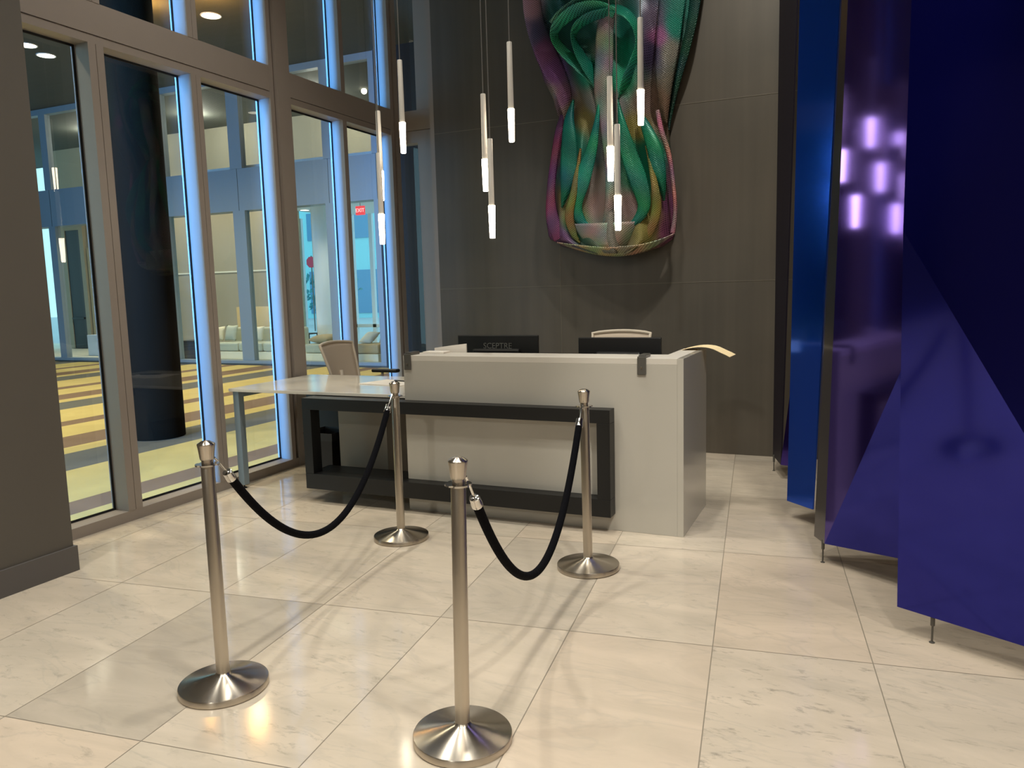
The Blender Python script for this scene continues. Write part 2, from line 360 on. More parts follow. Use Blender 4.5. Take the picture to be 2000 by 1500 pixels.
for y0, y1 in MUL:
    m1 = NB()
    for za, zb in ((.0775, 3.3245), (3.6005, 6.5)):
        ym = (y0+y1)/2
        if y1-y0 > .09:
            box(m1, XG-.03, XF, y0, ym-.002, za, zb); box(m1, XG-.03, XF, ym+.002, y1, za, zb); box(m1, XG-.03, XF-.006, ym-.002, ym+.002, za, zb)
        else: box(m1, XG-.03, XF, y0, y1, za, zb)
    struct('trim_%d' % tn, m1, 'mullion'); tn += 1
cn = NB(); box(cn, XG-.03, XF, 7.60, 7.655, 0, 6.5); box(cn, XG-.03, XF-.04, 7.655, 7.70, 0, 6.5); box(cn, XG-.03, XF-.006, 7.70, 7.78, 0, 6.5); struct('trim_%d' % tn, cn, 'mullion'); tn += 1
wn = 1
for k, (y0, y1) in enumerate(BAYS):
    for za, zb in ((.0775, 3.3245), (3.6005, 6.49)):
        g = struct('window_%d' % wn, B(XG-.012, XG, y0+.004, y1-.004, za+.004, zb-.004), 'lobby_glass'); wn += 1
        gk = NB(); w = .016
        for a in (y0, y1-w): box(gk, XG, XG+.006, a, a+w, za, zb)
        for a in (za, zb-w): box(gk, XG, XG+.006, y0+w, y1-w, a, a+w)
        struct('window_gasket', gk, 'gasket', parent=g)
# short return bay facing the room at y = 7.78
YC = 7.78
rb = NB(); box(rb, -4.784, -4.14, YC, YC+.14, 3.385, 3.60); box(rb, -4.784, -4.14, YC+.006, YC+.14, 3.25, 3.380); box(rb, -4.784, -4.14, YC, YC+.14, 0, .077); struct('trim_%d' % tn, rb, 'mullion'); tn += 1
rm = NB()
for za, zb in ((.0775, 3.2495), (3.6005, 6.5)):
    box(rm, -4.563, -4.14, YC, YC+.14, za, zb)
struct('trim_%d' % tn, rm, 'mullion'); tn += 1
for za, zb in ((.0775, 3.2495), (3.6005, 6.49)):
    for xa, xb in ((-4.78, -4.567),):
        g = struct('window_%d' % wn, B(xa, xb, YC+.05, YC+.062, za+.004, zb-.004), 'lobby_glass'); wn += 1
struct('wall_return', B(-4.14, -3.9, 7.62, YC+.14, 0, 6.5), 'dark_plaster')

# ------------------------------------------------------------------ neighbouring hall and lounge
struct('floor_hall', B(-26, -4.96, -5, 14.02, -.1, -.004), 'carpet')
struct('floor_lounge', B(-32, -4.96, 14.02, 20, -.1, -.004), 'cushion_white')
struct('ceiling_hall', B(-32, -4.96, -5, 20, 6.5, 6.65), 'hall_ceiling')
struct('wall_hall_right', B(-9.18, -3.9, 13.98, 14.3, 0, 6.5), 'hall_wall')
struct('wall_hall_east', B(-4.35, -4.14, 7.93, 13.98, 0, 6.5), 'hall_wall')
struct('wall_hall_left', B(-26.2, -26, -5, 14.3, 0, 6.5), 'hall_wall')
YF = 14.1
FM = [(-25.9, -25.6), (-23.5, -23.25), (-21.5, -21.25), (-19.49, -19.25), (-17.55, -17.3), (-15.56, -15.20), (-13.20, -12.85), (-10.60, -10.40), (-9.36, -9.19)]
fs = struct('trim_%d' % tn, B(-26, -9.18, YF-.09, YF+.12, -.003, .10), 'far_frame'); tn += 1
struct('trim_%d' % tn, B(-26, -9.18, YF-.12, YF-.09, -.003, .035), 'far_kick'); tn += 1
struct('wall_spandrel', B(-26, -9.18, YF-.03, YF+.3, 3.535, 4.47), 'far_frame')
jn = NB()
for a, b_ in FM: box(jn, (a+b_)/2-.006, (a+b_)/2+.006, YF-.034, YF-.029, 3.535, 4.47)
struct('joint', jn, 'far_kick', parent=bpy.data.objects['wall_spandrel'])
struct('trim_%d' % tn, B(-26, -9.18, YF-.05, YF+.12, 6.36, 6.5), 'far_frame'); tn += 1
for a, b_ in FM:
    mm = NB(); box(mm, a, b_, YF-.05, YF+.10, .1005, 3.5345); box(mm, a, b_, YF-.05, YF+.10, 4.4705, 6.3595)
    struct('trim_%d' % tn, mm, 'far_frame'); tn += 1
for (a0, a1), (b0, b1) in zip(FM, FM[1:]):
    for za, zb in ((.1005, 3.5345), (4.4705, 6.3595)):
        struct('window_%d' % wn, B(a1, b0, YF+.02, YF+.03, za, zb), 'far_glass'); wn += 1
xl = at(122, 500, 'y', 18).x; xr = at(580, 500, 'y', 18).x
struct('wall_lounge', B(xl, xr, 18, 18.2, 0, 6.5), 'lounge_wall')
struct('wall_lounge_upper', B(xr, -9.2, 18, 18.2, 4.6, 6.5), 'lounge_wall')
struct('ceiling_lounge', B(xr, -9.2, 14.45, 20, 3.95, 4.6), 'white_paint')
struct('wall_lounge_right', B(-9.3, -9.1, 14.3, 18.2, 0, 6.5), 'hall_wall')
z5 = at(400, 533, 'y', 18).z
struct('trim_%d' % tn, B(xl+2.2, xr, 17.98, 18.0, z5-.02, z5+.02), 'lounge_trim'); tn += 1
a, b_ = at(131, 500, 'y', 17.9).x, at(158, 500, 'y', 17.9).x
d = struct('door_1', B(a, b_, 17.9, 17.96, .01, at(140, 450, 'y', 17.9).z), 'dark_wood')
df = NB(); zt = at(140, 450, 'y', 17.9).z
box(df, a-.22, a, 17.88, 18, .01, zt+.15); box(df, b_, b_+.18, 17.88, 18, .01, zt+.15); box(df, a, b_, 17.88, 18, zt, zt+.15); struct('door_frame', df, 'lounge_wall', parent=d)
struct('door_handle', B(a+.05, b_-.05, 17.84, 17.87, .98, 1.04), 'black_plastic', parent=d)
struct('wall_lounge_panel', B(b_+.25, b_+1.1, 17.93, 17.99, 0, 3.3), 'pillow_tan')

# big round column in the hall
cc = NB(); lathe(cc, [(0, 0), (.30, 0), (.30, 6.5), (0, 6.5)], -7.47, 6.50, 48)
o = obj('round_column', cc, 'dark_column', smooth=True, origin=(-7.47, 6.5, 0)); tag(o, 'thick dark round column standing on the striped carpet behind the glass', 'column')
# hall downlights in the ceiling
def ceil_light(x, y, z, m, label, group=None, r=.11):
    t = thing('downlight', label, 'ceiling light', (x, y, z), group)
    obj('trim_ring', lathe(NB(), [(r, 0), (r+.02, -.001), (r+.02, -.012), (r, -.012)], x, y, 32, z), 'white_paint', t)
    obj('diffuser', lathe(NB(), [(0, -.002), (r, -.002), (r, -.008), (0, -.008)], x, y, 32, z), m, t)
HL = [((412, 30), 'round downlight glowing in the warm-lit hall ceiling'), ((90, 108), 'round hall downlight, the right one of the pair near the dark pillar'), ((53, 88), 'round hall downlight partly cut by the dark pillar edge')]
for (u, v), lb in HL:
    p = at(u, v, 'z', 6.5); ceil_light(p.x, p.y, 6.5, 'lamp_disc_hall', lb, 'hall downlights', .16)
for x, y in DOWN: ceil_light(x, y, 6.5, 'lamp_disc', 'round recessed downlight in the lobby ceiling', 'lobby downlights')

# lounge furniture -----------------------------------------------------
def soft(bm_, name, m, parent, bev=.05):
    return obj(name, bm_, m, parent, bevel=bev)
def pillow(name, label, loc, s, rx, rz, m, group='pillows on the lounge seats'):
    bm = NB(); n = 10
    bmesh.ops.create_grid(bm, x_segments=n, y_segments=n, size=.5)
    top = bm.verts[:]
    for v in top:
        e = max(0, (1-(2*abs(v.co.x))**3)*(1-(2*abs(v.co.y))**3)); v.co.z = .17*e**.5
        k = 1-.10*(abs(v.co.x*2)*(1-abs(v.co.y*2))+abs(v.co.y*2)*(1-abs(v.co.x*2))); v.co.x *= k; v.co.y *= k
    g = bmesh.ops.duplicate(bm, geom=bm.faces[:]); nv = [e for e in g['geom'] if isinstance(e, bmesh.types.BMVert)]
    for v in nv: v.co.z *= -1
    bmesh.ops.remove_doubles(bm, verts=bm.verts, dist=.002); bmesh.ops.recalc_face_normals(bm, faces=bm.faces)
    bmesh.ops.scale(bm, vec=(s, s, s), verts=bm.verts)
    bmesh.ops.rotate(bm, matrix=Matrix.Rotation(rz, 3, 'Z') @ Matrix.Rotation(rx, 3, 'X'), verts=bm.verts)
    bmesh.ops.translate(bm, verts=bm.verts, vec=loc)
    o = obj(name, bm, m, smooth=True, origin=loc); o.modifiers.clear(); tag(o, label, 'pillow', group); return o
def sofa(x0, x1, y0, y1, label, m='cushion_white', n=2, back=True, zt=.78):
    t = thing('lounge_sofa', label, 'sofa', ((x0+x1)/2, (y0+y1)/2, 0))
    soft(B(x0, x1, y0, y1, 0, .20), 'base', 'cushion_white', t, .01)
    w = (x1-x0)/n
    for i in range(n): soft(B(x0+w*i+.01, x0+w*(i+1)-.01, y0+.02, y1-.18, .205, .42), 'seat_cushion', m, t, .05)
    if back: soft(B(x0, x1, y1-.17, y1, .205, zt), 'backrest', m, t, .05)
    return t
x0 = at(418, 680, 'y', 15.2).x; x1 = at(560, 680, 'y', 15.2).x
sofa(x0, x1, 15.2, 16.1, 'long cream upholstered bench sofa in the lounge under a lit cream panel', 'upholstery', 3)
o = obj('booth_panel', B(x0-.1, x1-.9, 16.2, 16.3, 0, at(450, 600, 'y', 16.2).z), 'booth_cream'); tag(o, 'tall cream panel glowing warmly behind the bench sofa', 'panel')
for (u, s, rz, lb, m) in [(436, .46, .15, 'pale pillow leaning at the left end of the cream bench sofa', 'cushion_white'), (462, .50, -.1, 'larger pale pillow beside the first one on the cream bench sofa', 'upholstery'), (512, .46, .12, 'cream pillow on the cream bench sofa, seen in the pane by the double post', 'cushion_white')]:
    p = at(u, 660, 'y', 15.75); pillow('pillow', lb, (p.x, 15.58, .43+s*.44), s*.85, 1.30, rz, m)
p = at(350, 680, 'y', 14.9); q = at(392, 680, 'y', 14.9)
t = thing('low_cabinet', 'low dark cabinet in the lounge right of the round column', 'cabinet', ((p.x+q.x)/2, 15.1, 0))
obj('body', B(p.x, q.x, 14.9, 15.35, 0, .46), 'dark_wood', t, bevel=.01); obj('top', B(p.x-.02, q.x+.02, 14.88, 15.37, .461, .49), 'black_plastic', t)
p = at(172, 680, 'y', 15.6); q = at(200, 680, 'y', 15.6)
o = obj('white_plinth', B(p.x, q.x+.6, 15.6, 16.1, 0, .60), 'white_paint', bevel=.01); tag(o, 'plain white plinth standing beside the grey lounge door', 'plinth')
x0 = at(592, 680, 'y', 14.9).x; x1 = at(668, 680, 'y', 14.9).x
sofa(x0, x1, 14.9, 15.7, 'pale green-grey daybed in the lounge behind the beige office chair', 'upholstery', 1, False)
pillow('pillow', 'flat cream bolster lying on the pale daybed', ((x0+x1)/2-.2, 15.3, .53), .6, .05, 0, 'pillow_tan')
x0 = at(684, 680, 'y', 14.9).x; x1 = at(738, 680, 'y', 14.9).x
sofa(x0, x1, 14.9, 15.8, 'small tan lounge seat in the rightmost far window bay', 'pillow_tan', 1, False)
for (dx, rz, rx, lb) in [(.38, .3, 1.1, 'tan pillow standing on the small tan seat, right one'), (-.16, -.2, .6, 'cream pillow slumped on the small tan seat, left one')]:
    pillow('pillow', lb, ((x0+x1)/2+dx, 15.38, .63 if dx > 0 else .55), .42, rx, rz, 'pillow_tan' if dx > 0 else 'cushion_white')
# glass-and-metal side table near the far window
p = at(597, 652, 'y', 17.0); t = thing('side_table', 'small dark metal side table by the lounge rear window', 'table', (p.x, 17, 0))
obj('table_top', B(p.x-.25, p.x+.28, 16.8, 17.2, .53, .56), 'black_plastic', t)
for sx in (-.23, .25):
    for sy in (16.83, 17.17): obj('leg', B(p.x+sx-.012, p.x+sx+.012, sy-.012, sy+.012, 0, .53), 'black_plastic', t)
p = at(630, 500, 'y', 17.3); o = obj('white_column', lathe(NB(), [(0, 0), (.25, 0), (.25, 3.95), (0, 3.95)], p.x, 17.3, 32), 'white_paint', smooth=True, origin=(p.x, 17.3, 0)); tag(o, 'white round column inside the lounge near the rear window', 'column')
p = at(703, 411, 'y', 16.6); t = thing('exit_sign', 'red EXIT sign hanging under the lounge ceiling', 'sign', tuple(p))
obj('housing', B(p.x-.13, p.x+.13, 16.6, 16.64, p.z-.11, p.z+.11), 'exit_red', t)
obj('lettering', text_bm('EXIT', .13, .003, Matrix.Translation((p.x, 16.597, p.z)) @ Matrix.Rotation(pi/2, 4, 'X')), 'exit_letter', t)
obj('bracket', B(p.x-.01, p.x+.01, 16.61, 16.63, p.z+.11, 3.95), 'white_paint', t)
p = at(595, 410, 'z', 3.95); ceil_light(p.x, p.y, 3.95, 'lamp_disc_hall', 'round downlight in the low lounge ceiling by the white column', None, .12)
p = at(711, 178, 'y', 16.5); t = thing('pendant_globe', 'small glowing globe lamp in the lounge seen through the upper pane', 'lamp', tuple(p))
gm = NB(); bmesh.ops.create_uvsphere(gm, u_segments=20, v_segments=12, radius=.07); bmesh.ops.translate(gm, verts=gm.verts, vec=p); obj('globe', gm, 'lamp_disc_hall', t, smooth=True)
obj('stem', B(p.x-.008, p.x+.008, 16.492, 16.508, p.z+.07, 6.5), 'black_plastic', t)
# rear lounge glazing and street
for u in (590, 616, 690, 727):
    p = at(u, 500, 'y', 20); struct('trim_%d' % tn, B(p.x-.06, p.x+.06, 19.95, 20.05, 0, 3.95), 'white_paint'); tn += 1
struct('trim_%d' % tn, B(xr, -9.2, 19.95, 20.05, .55, .65), 'white_paint'); tn += 1
struct('ground_street', B(-80, 40, 20.01, 110, -.25, -.15), 'asphalt')
bd = thing('street_building', 'pale aqua building across the street behind the lounge', 'building', (-24, 46, 0))
obj('wall', B(-48, -8, 46, 54, -.15, 9), 'facade', bd)
for i in range(12): obj('window', B(-46+3.2*i, -43.8+3.2*i, 45.93, 46.02, 5.4, 7.3), 'facade_glass', bd)
for i in range(12): obj('shop_window', B(-46+3.2*i, -43.4+3.2*i, 45.93, 46.02, .2, 3.2), 'facade_glass', bd)
def shrub(x, y, r, h, label):
    t = thing('street_shrub', label, 'shrub', (x, y, -.15), 'shrubs along the street'); bm = NB(); rnd = random.Random(int(x*10))
    for i in range(380):
        a, b2, k = rnd.uniform(0, 2*pi), rnd.uniform(-1, 1), rnd.uniform(.6, 1)
        c = Vector((x+r*k*cos(a)*math.sqrt(1-b2*b2), y+r*k*sin(a)*math.sqrt(1-b2*b2), h*.55+h*.45*k*b2))
        d1 = Vector((rnd.uniform(-1, 1), rnd.uniform(-1, 1), rnd.uniform(-1, 1))).normalized()*.14; d2 = d1.orthogonal().normalized()*.09
        bm.faces.new([bm.verts.new(c+q) for q in (d1, d2, -d1, -d2)])
    obj('foliage', bm, 'foliage', t); obj('stem', tube(NB(), [(x, y, -.15), (x, y, h*.5)], .05, 8), 'dark_wood', t)
for x, y, r, h, lb in [(-25.5, 34, 1.5, 3.2, 'leafy street shrub seen through the right lounge bay'), (-29.5, 35, 1.1, 2.4, 'smaller street shrub left of the leafy one, beyond the lounge'), (-43.5, 34, 1.6, 3.0, 'street shrub in the bright gap by the dark pillar')]: shrub(x, y, r, h, lb)
p = at(607, 512, 'y', 30); t = thing('stop_sign', 'red octagonal street sign on a pole seen beyond the lounge', 'sign', (p.x, 30, -.15))
oc = [Vector((p.x+.27*cos(pi/8+pi/4*i), 30, p.z+.27*sin(pi/8+pi/4*i))) for i in range(8)]
obj('sign_plate', prism(NB(), oc, (0, -1, 0), .02), 'sign_red', t); obj('pole', tube(NB(), [(p.x, 30.05, -.15), (p.x, 30.05, p.z+.3)], .03, 8), 'cord', t)

# ------------------------------------------------------------------ reception desk
dk = thing('reception_desk', 'white reception counter with a high front ledge and closed right end', 'desk', (-2.0, 5.2, 0))
DX0, DX1, DY0, DY1, DH = -3.015, -.99, 4.809, 5.597, 1.142
obj('front_panel', B(DX0, DX1-.04, DY0, DY0+.04, 0, DH-.04), 'desk_white', dk, bevel=.002)
obj('end_panel', B(DX1-.04, DX1, DY0, DY1, 0, DH), 'desk_white', dk, bevel=.002)
obj('end_ledge', B(DX1-.16, DX1-.04, DY0+.28, DY1, DH-.04, DH), 'ledge_white', dk, bevel=.002)
obj('ledge', B(DX0, DX1-.04, DY0, DY0+.28, DH-.04, DH), 'ledge_white', dk, bevel=.002)
obj('inner_panel', B(DX0+.04, DX1-.16, DY0+.24, DY0+.28, .70, DH-.041), 'desk_white', dk)
obj('worktop', B(DX0+.02, DX1-.04, DY0+.28, 5.62, .74, .77), 'table_white', dk)
obj('cable_tray', B(DX0+.02, DX0+.5, DY0+.06, DY0+.22, .50, .53), 'far_frame', dk)
obj('left_panel', B(DX0+.10, DX0+.13, DY0+.05, 5.58, .02, .70), 'frame_black', dk)
# black box frame in front of desk and table
fr = thing('display_frame', 'long black rectangular box frame across the front of desk and table', 'frame', (-2.65, 4.75, .115))
FX0, FX1, FZ0, FZ1, TB = -3.868, -1.436, .115, .818, .088
obj('top_bar', B(FX0, FX1, 4.70, 4.806, FZ1-TB, FZ1), 'frame_black', fr, bevel=.002)
obj('bottom_bar', B(FX0, FX1, 4.70, 4.806, FZ0, FZ0+TB+.03), 'frame_black', fr, bevel=.002)
obj('right_bar', B(FX1-TB, FX1, 4.70, 4.806, FZ0+TB+.0305, FZ1-TB-.0005), 'frame_black', fr, bevel=.002)
lbm = NB(); box(lbm, FX0, FX0+TB-.01, 4.70, 4.806, FZ0+TB+.0305, FZ1-TB-.0005); obj('left_bar', lbm, 'frame_black', fr, bevel=.002)
obj('lower_shelf', B(FX0, -3.03, 4.8065, 5.0, FZ0, FZ0+TB+.03), 'frame_black', fr)
obj('upper_shelf', B(FX0, -3.03, 4.8065, 5.0, FZ1-TB, FZ1-.002), 'frame_black', fr)
# low table
lt = thing('low_desk', 'lower white table wing joined to the left of the reception counter', 'table', (-3.9, 5.4, 0))
obj('tabletop', B(-4.745, -3.02, 4.86, 5.93, .820, .845), 'table_white', lt, bevel=.003)
for (a, b2) in ((4.88, 4.94), (5.85, 5.91)):
    lg = obj('leg', B(-4.72, -4.66, a, b2, .03, .8195), 'far_frame', lt, bevel=.003)
    obj('foot', lathe(NB(), [(0, 0), (.022, 0), (.018, .008), (.006, .012), (.006, .03), (0, .03)], -4.69, (a+b2)/2, 16), 'black_plastic', lg)
obj('modesty_panel', B(-4.60, -3.72, 5.66, 5.68, .08, .76), 'black_plastic', lt)
obj('rail', B(-4.71, -4.67, 4.94, 5.85, .77, .8195), 'far_frame', lt); obj('rail', B(-4.66, -3.05, 5.87, 5.90, .77, .8195), 'far_frame', lt)
# pedestal cabinet and trash can under the table
pc = thing('pedestal_cabinet', 'grey pedestal cabinet under the low white table', 'cabinet', (-3.5, 5.2, 0))
px0, px1 = at(663, 860, 'y', 5.12).x, at(756, 860, 'y', 5.12).x
obj('body', B(px0, px1, 5.12, 5.62, .03, .76), 'cabinet_grey', pc, bevel=.003)
for z in (.05, .29, .53):
    dr = obj('drawer', B(px0+.01, px1-.01, 5.6205, 5.635, z, z+.22), 'cabinet_grey', pc); obj('handle', B(px0+.12, px1-.12, 5.636, 5.645, z+.15, z+.17), 'chrome', dr)
for a in (px0+.04, px1-.04):
    for b2 in (5.16, 5.58): obj('caster', lathe(NB(), [(0, 0), (.02, 0), (.02, .03), (0, .03)], a, b2, 12), 'black_plastic', pc)
tcp = at(638, 880, 'y', 5.06); tcx = -3.70
tc_ = thing('trash_can', 'black tapered trash can inside the open left end of the black frame', 'trash can', (-4.05, 5.24, 0))
def tapered(x, y, w0, w1, z0, z1):
    bm = NB(); a = [bm.verts.new((x+sx*w0/2, y+sy*w0/2, z0)) for sx, sy in ((-1, -1), (1, -1), (1, 1), (-1, 1))]; b3 = [bm.verts.new((x+sx*w1/2, y+sy*w1/2, z1)) for sx, sy in ((-1, -1), (1, -1), (1, 1), (-1, 1))]
    bm.faces.new(a[::-1])
    for i in range(4): bm.faces.new((a[i], a[(i+1) % 4], b3[(i+1) % 4], b3[i]))
    return bm
q = obj('bin', tapered(-4.05, 5.24, .20, .28, .0, .45), 'black_plastic', tc_); sd = q.modifiers.new('s', 'SOLIDIFY'); sd.thickness = .006; q.modifiers.new('b', 'BEVEL').width = .015
q = obj('liner', tapered(-4.05, 5.24, .276, .292, .40, .465), 'dark_wood', tc_); sd = q.modifiers.new('s', 'SOLIDIFY'); sd.thickness = .004
# cables hanging in the gap
for i, (dx, z0, z1) in enumerate([(-.02, .18, .72), (-.05, .2, .7)]):
    pts = [(DX0-.03+dx+.012*sin(k*.9+i), 5.05+.03*sin(k*.6+i*2), z1+(z0-z1)*k/10) for k in range(11)]
    o = obj('power_cable', tube(NB(), pts, .006, 8), 'cord' if i == 0 else 'black_plastic', smooth=True, origin=pts[0]); tag(o, ['light grey cable', 'black cable'][i]+' hanging in the gap left of the counter', 'cable')
# glass-clamp brackets on the ledge
def bracket(xc, label):
    t = thing('panel_clamp', label, 'bracket', (xc, DY0, DH), 'grey clamps on the counter ledge')
    obj('front_plate', B(xc-.028, xc+.028, DY0-.014, DY0-.001, DH-.105, DH+.012), 'bracket', t, bevel=.004)
    obj('top_plate', B(xc-.024, xc+.024, DY0+.005, DY0+.13, DH+.001, DH+.022), 'bracket', t, bevel=.004)
    b2 = NB(); lathe(b2, [(0, 0), (.008, 0), (.008, .004), (0, .004)], 0, 0, 16); bmesh.ops.rotate(b2, matrix=Matrix.Rotation(pi/2, 3, 'X'), verts=b2.verts); bmesh.ops.translate(b2, verts=b2.verts, vec=(xc, DY0-.014, DH-.06)); obj('screw', b2, 'chrome', t)
bracket(-1.252, 'grey metal clamp hooked over the counter ledge near its right corner')
bracket(-2.975, 'dark metal clamp hooked over the left end of the counter ledge')
# monitors
def monitor(x0, x1, y, zt, label, logo=None, rz=0):
    xc = (x0+x1)/2; t = thing('computer_monitor', label, 'monitor', (xc, y, .77), 'monitors behind the counter ledge')
    obj('housing', B(x0, x1, y-.012, y+.012, zt-.38, zt), 'black_plastic', t, bevel=.006)
    obj('rear_bulge', B(x0+.14, x1-.14, y-.05, y-.0125, zt-.33, zt-.10), 'black_plastic', t, bevel=.015)
    obj('screen', B(x0+.012, x1-.012, y+.0125, y+.014, zt-.365, zt-.012), 'far_kick', t)
    obj('stand', B(xc-.03, xc+.03, y-.07, y-.051, .785, zt-.18), 'black_plastic', t); obj('foot', B(xc-.13, xc+.13, y-.12, y+.08, .771, .785), 'black_plastic', t, bevel=.004)
    if logo:
        lx, lz, sz = logo; obj('logo', text_bm('SCEPTRE', sz, .0008, Matrix.Translation((lx, y-.0135, lz)) @ Matrix.Rotation(pi/2, 4, 'X')), 'logo_grey', t)
    return t
p0, p1 = at(895, 653, 'y', 5.35), at(1052, 656, 'y', 5.35); lg0, lg1 = at(944, 677, 'y', 5.337), at(1000, 680, 'y', 5.337)
monitor(p0.x, p1.x, 5.35, (p0.z+p1.z)/2, 'black monitor with grey maker lettering on its back, left of the two', ((lg0.x+lg1.x)/2, (lg0.z+lg1.z)/2+.010, .062))
p0, p1 = at(1130, 658, 'y', 5.35), at(1292, 660, 'y', 5.35)
monitor(p0.x, p1.x, 5.35, (p0.z+p1.z)/2, 'plain black monitor in front of the hidden chair, right of the two')
# papers
def sheets(name, pts, z, th, label, m='paper', bend=None, group=None):
    bm = NB(); n = 12; A, Bq, Cq, Dq = [Vector((*p, 0)) for p in pts]; V = []
    for i in range(n+1):
        row = []
        for j in range(2):
            l = A.lerp(Bq, i/n); r = Dq.lerp(Cq, i/n); q = l.lerp(r, j); q.z = z+(bend(i/n) if bend else 0); row.append(bm.verts.new(q))
        V.append(row)
    for i in range(n): bm.faces.new((V[i][0], V[i+1][0], V[i+1][1], V[i][1]))
    bmesh.ops.recalc_face_normals(bm, faces=bm.faces)
    for f in bm.faces:
        if f.normal.z < 0: f.normal_flip()
    o = obj(name, bm, m, origin=(pts[0][0], pts[0][1], z)); s = o.modifiers.new('s', 'SOLIDIFY'); s.thickness = th; s.offset = 1; tag(o, label, 'paper', group); return o
sheets('loose_paper', [(-1.13, 5.42), (-.80, 5.40), (-.79, 5.60), (-1.12, 5.61)], 1.144, .003, 'cream sheet of paper bending over the right back corner of the counter', 'paper_cream', lambda s: .022*sin(pi*min(1, s*1.25)) - (max(0, s-.55)**2)*.22)
sheets('paper_stack', [(-2.95, 4.98), (-2.77, 4.97), (-2.77, 5.08), (-2.95, 5.08)], DH+.001, .012, 'short stack of white papers on the left end of the high ledge')
fo = obj('folder', prism(NB(), [(-2.93, 5.12, 1.06), (-2.66, 5.12, 1.06), (-2.66, 5.12, 1.205), (-2.78, 5.12, 1.192), (-2.93, 5.12, 1.172)], (0, -1, 0), .012), 'paper', origin=(-2.8, 5.12, 1.06)); tag(fo, 'pale folder sticking up behind the ledge left of the left monitor', 'folder')
sheets('clipboard_paper', [(-3.80, 5.36), (-3.36, 5.30), (-3.30, 5.56), (-3.72, 5.66)], .846, .006, 'sheets of paper lying near the right end of the low white table', 'paper')
o = obj('black_pen', tube(NB(), [(-3.58, 5.56, .858), (-3.36, 5.50, .858)], .005, 10), 'black_plastic', origin=(-3.58, 5.56, .858)); tag(o, 'dark pen lying on the papers of the low table', 'pen')
ms = NB(); bmesh.ops.create_uvsphere(ms, u_segments=20, v_segments=12, radius=1); bmesh.ops.scale(ms, vec=(.035, .055, .025), verts=ms.verts); bmesh.ops.translate(ms, verts=ms.verts, vec=(-3.06, 5.02, .868))
o = obj('computer_mouse', ms, 'black_plastic', smooth=True, origin=(-3.06, 5.02, .868)); tag(o, 'dark computer mouse on the low table against the counter', 'computer mouse')

# office chairs --------------------------------------------------------
def office_chair(label, loc, rz, ztop, wt=.48, wb=.36):
    """forward is +X in local space; built at the origin then placed"""
    t = thing('office_chair', label, 'chair', loc, 'beige mesh office chairs', (0, 0, rz))
    def L(name, bm, m, parent=None, **k):
        me = bpy.data.meshes.new(name); bm.to_mesh(me); bm.free(); o = bpy.data.objects.new(name, me); COL.objects.link(o); me.materials.append(MATS[m]); o.parent = parent or t
        if k.get('bevel'):
            b3 = o.modifiers.new('b', 'BEVEL'); b3.width = k['bevel']; b3.segments = 3
        if k.get('smooth'):
            for f in me.polygons: f.use_smooth = True
        return o
    L('seat', B(-.22, .24, -.24, .24, .46, .52), 'chair_mesh', bevel=.025)
    zb = .60; n = 10
    def P(s, v):                                            # s across, v up
        w = wb+(wt-wb)*v; y = (s-.5)*w; return Vector((-.24-.13*v**1.3+.05*(1-(2*s-1)**2)*-1, y, zb+(ztop-.02-zb)*v+.018*(1-(2*s-1)**2)*v))
    g = NB(); V = [[g.verts.new(P(i/n, j/n)) for i in range(n+1)] for j in range(n+1)]
    for j in range(n):
        for i in range(n): g.faces.new((V[j][i], V[j][i+1], V[j+1][i+1], V[j+1][i]))
    bk = L('backrest_mesh', g, 'chair_mesh', smooth=True); sd = bk.modifiers.new('s', 'SOLIDIFY'); sd.thickness = .008
    path = [P(0, j/n) for j in range(n+1)]+[P(i/n, 1) for i in range(1, n+1)]+[P(1, 1-j/n) for j in range(1, n+1)]+[P(1-i/n, 0) for i in range(1, n)]
    L('backrest_frame', tube(NB(), path, .014, 10, closed=True), 'chair_frame', smooth=True)
    L('spine', tube(NB(), [(-.05, 0, .44), (-.26, 0, .46), (-.31, 0, .62), (-.33, 0, .85)], .018, 10), 'chair_frame', smooth=True)
    for s in (-1, 1):
        a = L('arm_post', tube(NB(), [(-.05, s*.24, .49), (-.05, s*.30, .50), (-.05, s*.30, .80)], .014, 10), 'chair_frame', smooth=True)
        L('arm_pad', B(-.16, .14, s*.30-.04, s*.30+.04, .801, .835), 'black_plastic', bevel=.014)
    L('gas_lift', tube(NB(), [(0, 0, .12), (0, 0, .459)], .028, 14), 'black_plastic', smooth=True)
    for k in range(5):
        a = 2*pi*k/5; lg = L('base_arm', tube(NB(), [(0, 0, .12), (.30*cos(a), .30*sin(a), .075)], [.024, .015], 10), 'chair_frame', smooth=True)
        w = NB(); lathe(w, [(0, -.02), (.028, -.02), (.028, .02), (0, .02)], 0, 0, 16); bmesh.ops.rotate(w, matrix=Matrix.Rotation(pi/2, 3, 'X'), verts=w.verts); bmesh.ops.rotate(w, matrix=Matrix.Rotation(a, 3, 'Z'), verts=w.verts); bmesh.ops.translate(w, verts=w.verts, vec=(.30*cos(a), .30*sin(a), .031))
        L('caster', w, 'black_plastic', lg)
    return t
office_chair('beige mesh office chair behind the low white table, back to the window', (-4.33, 6.285, 0), 0.0, 1.13, .52, .38)
office_chair('beige office chair showing only its top rim behind the right monitor', (-1.83, 5.98, 0), -pi/2, 1.225, .50)

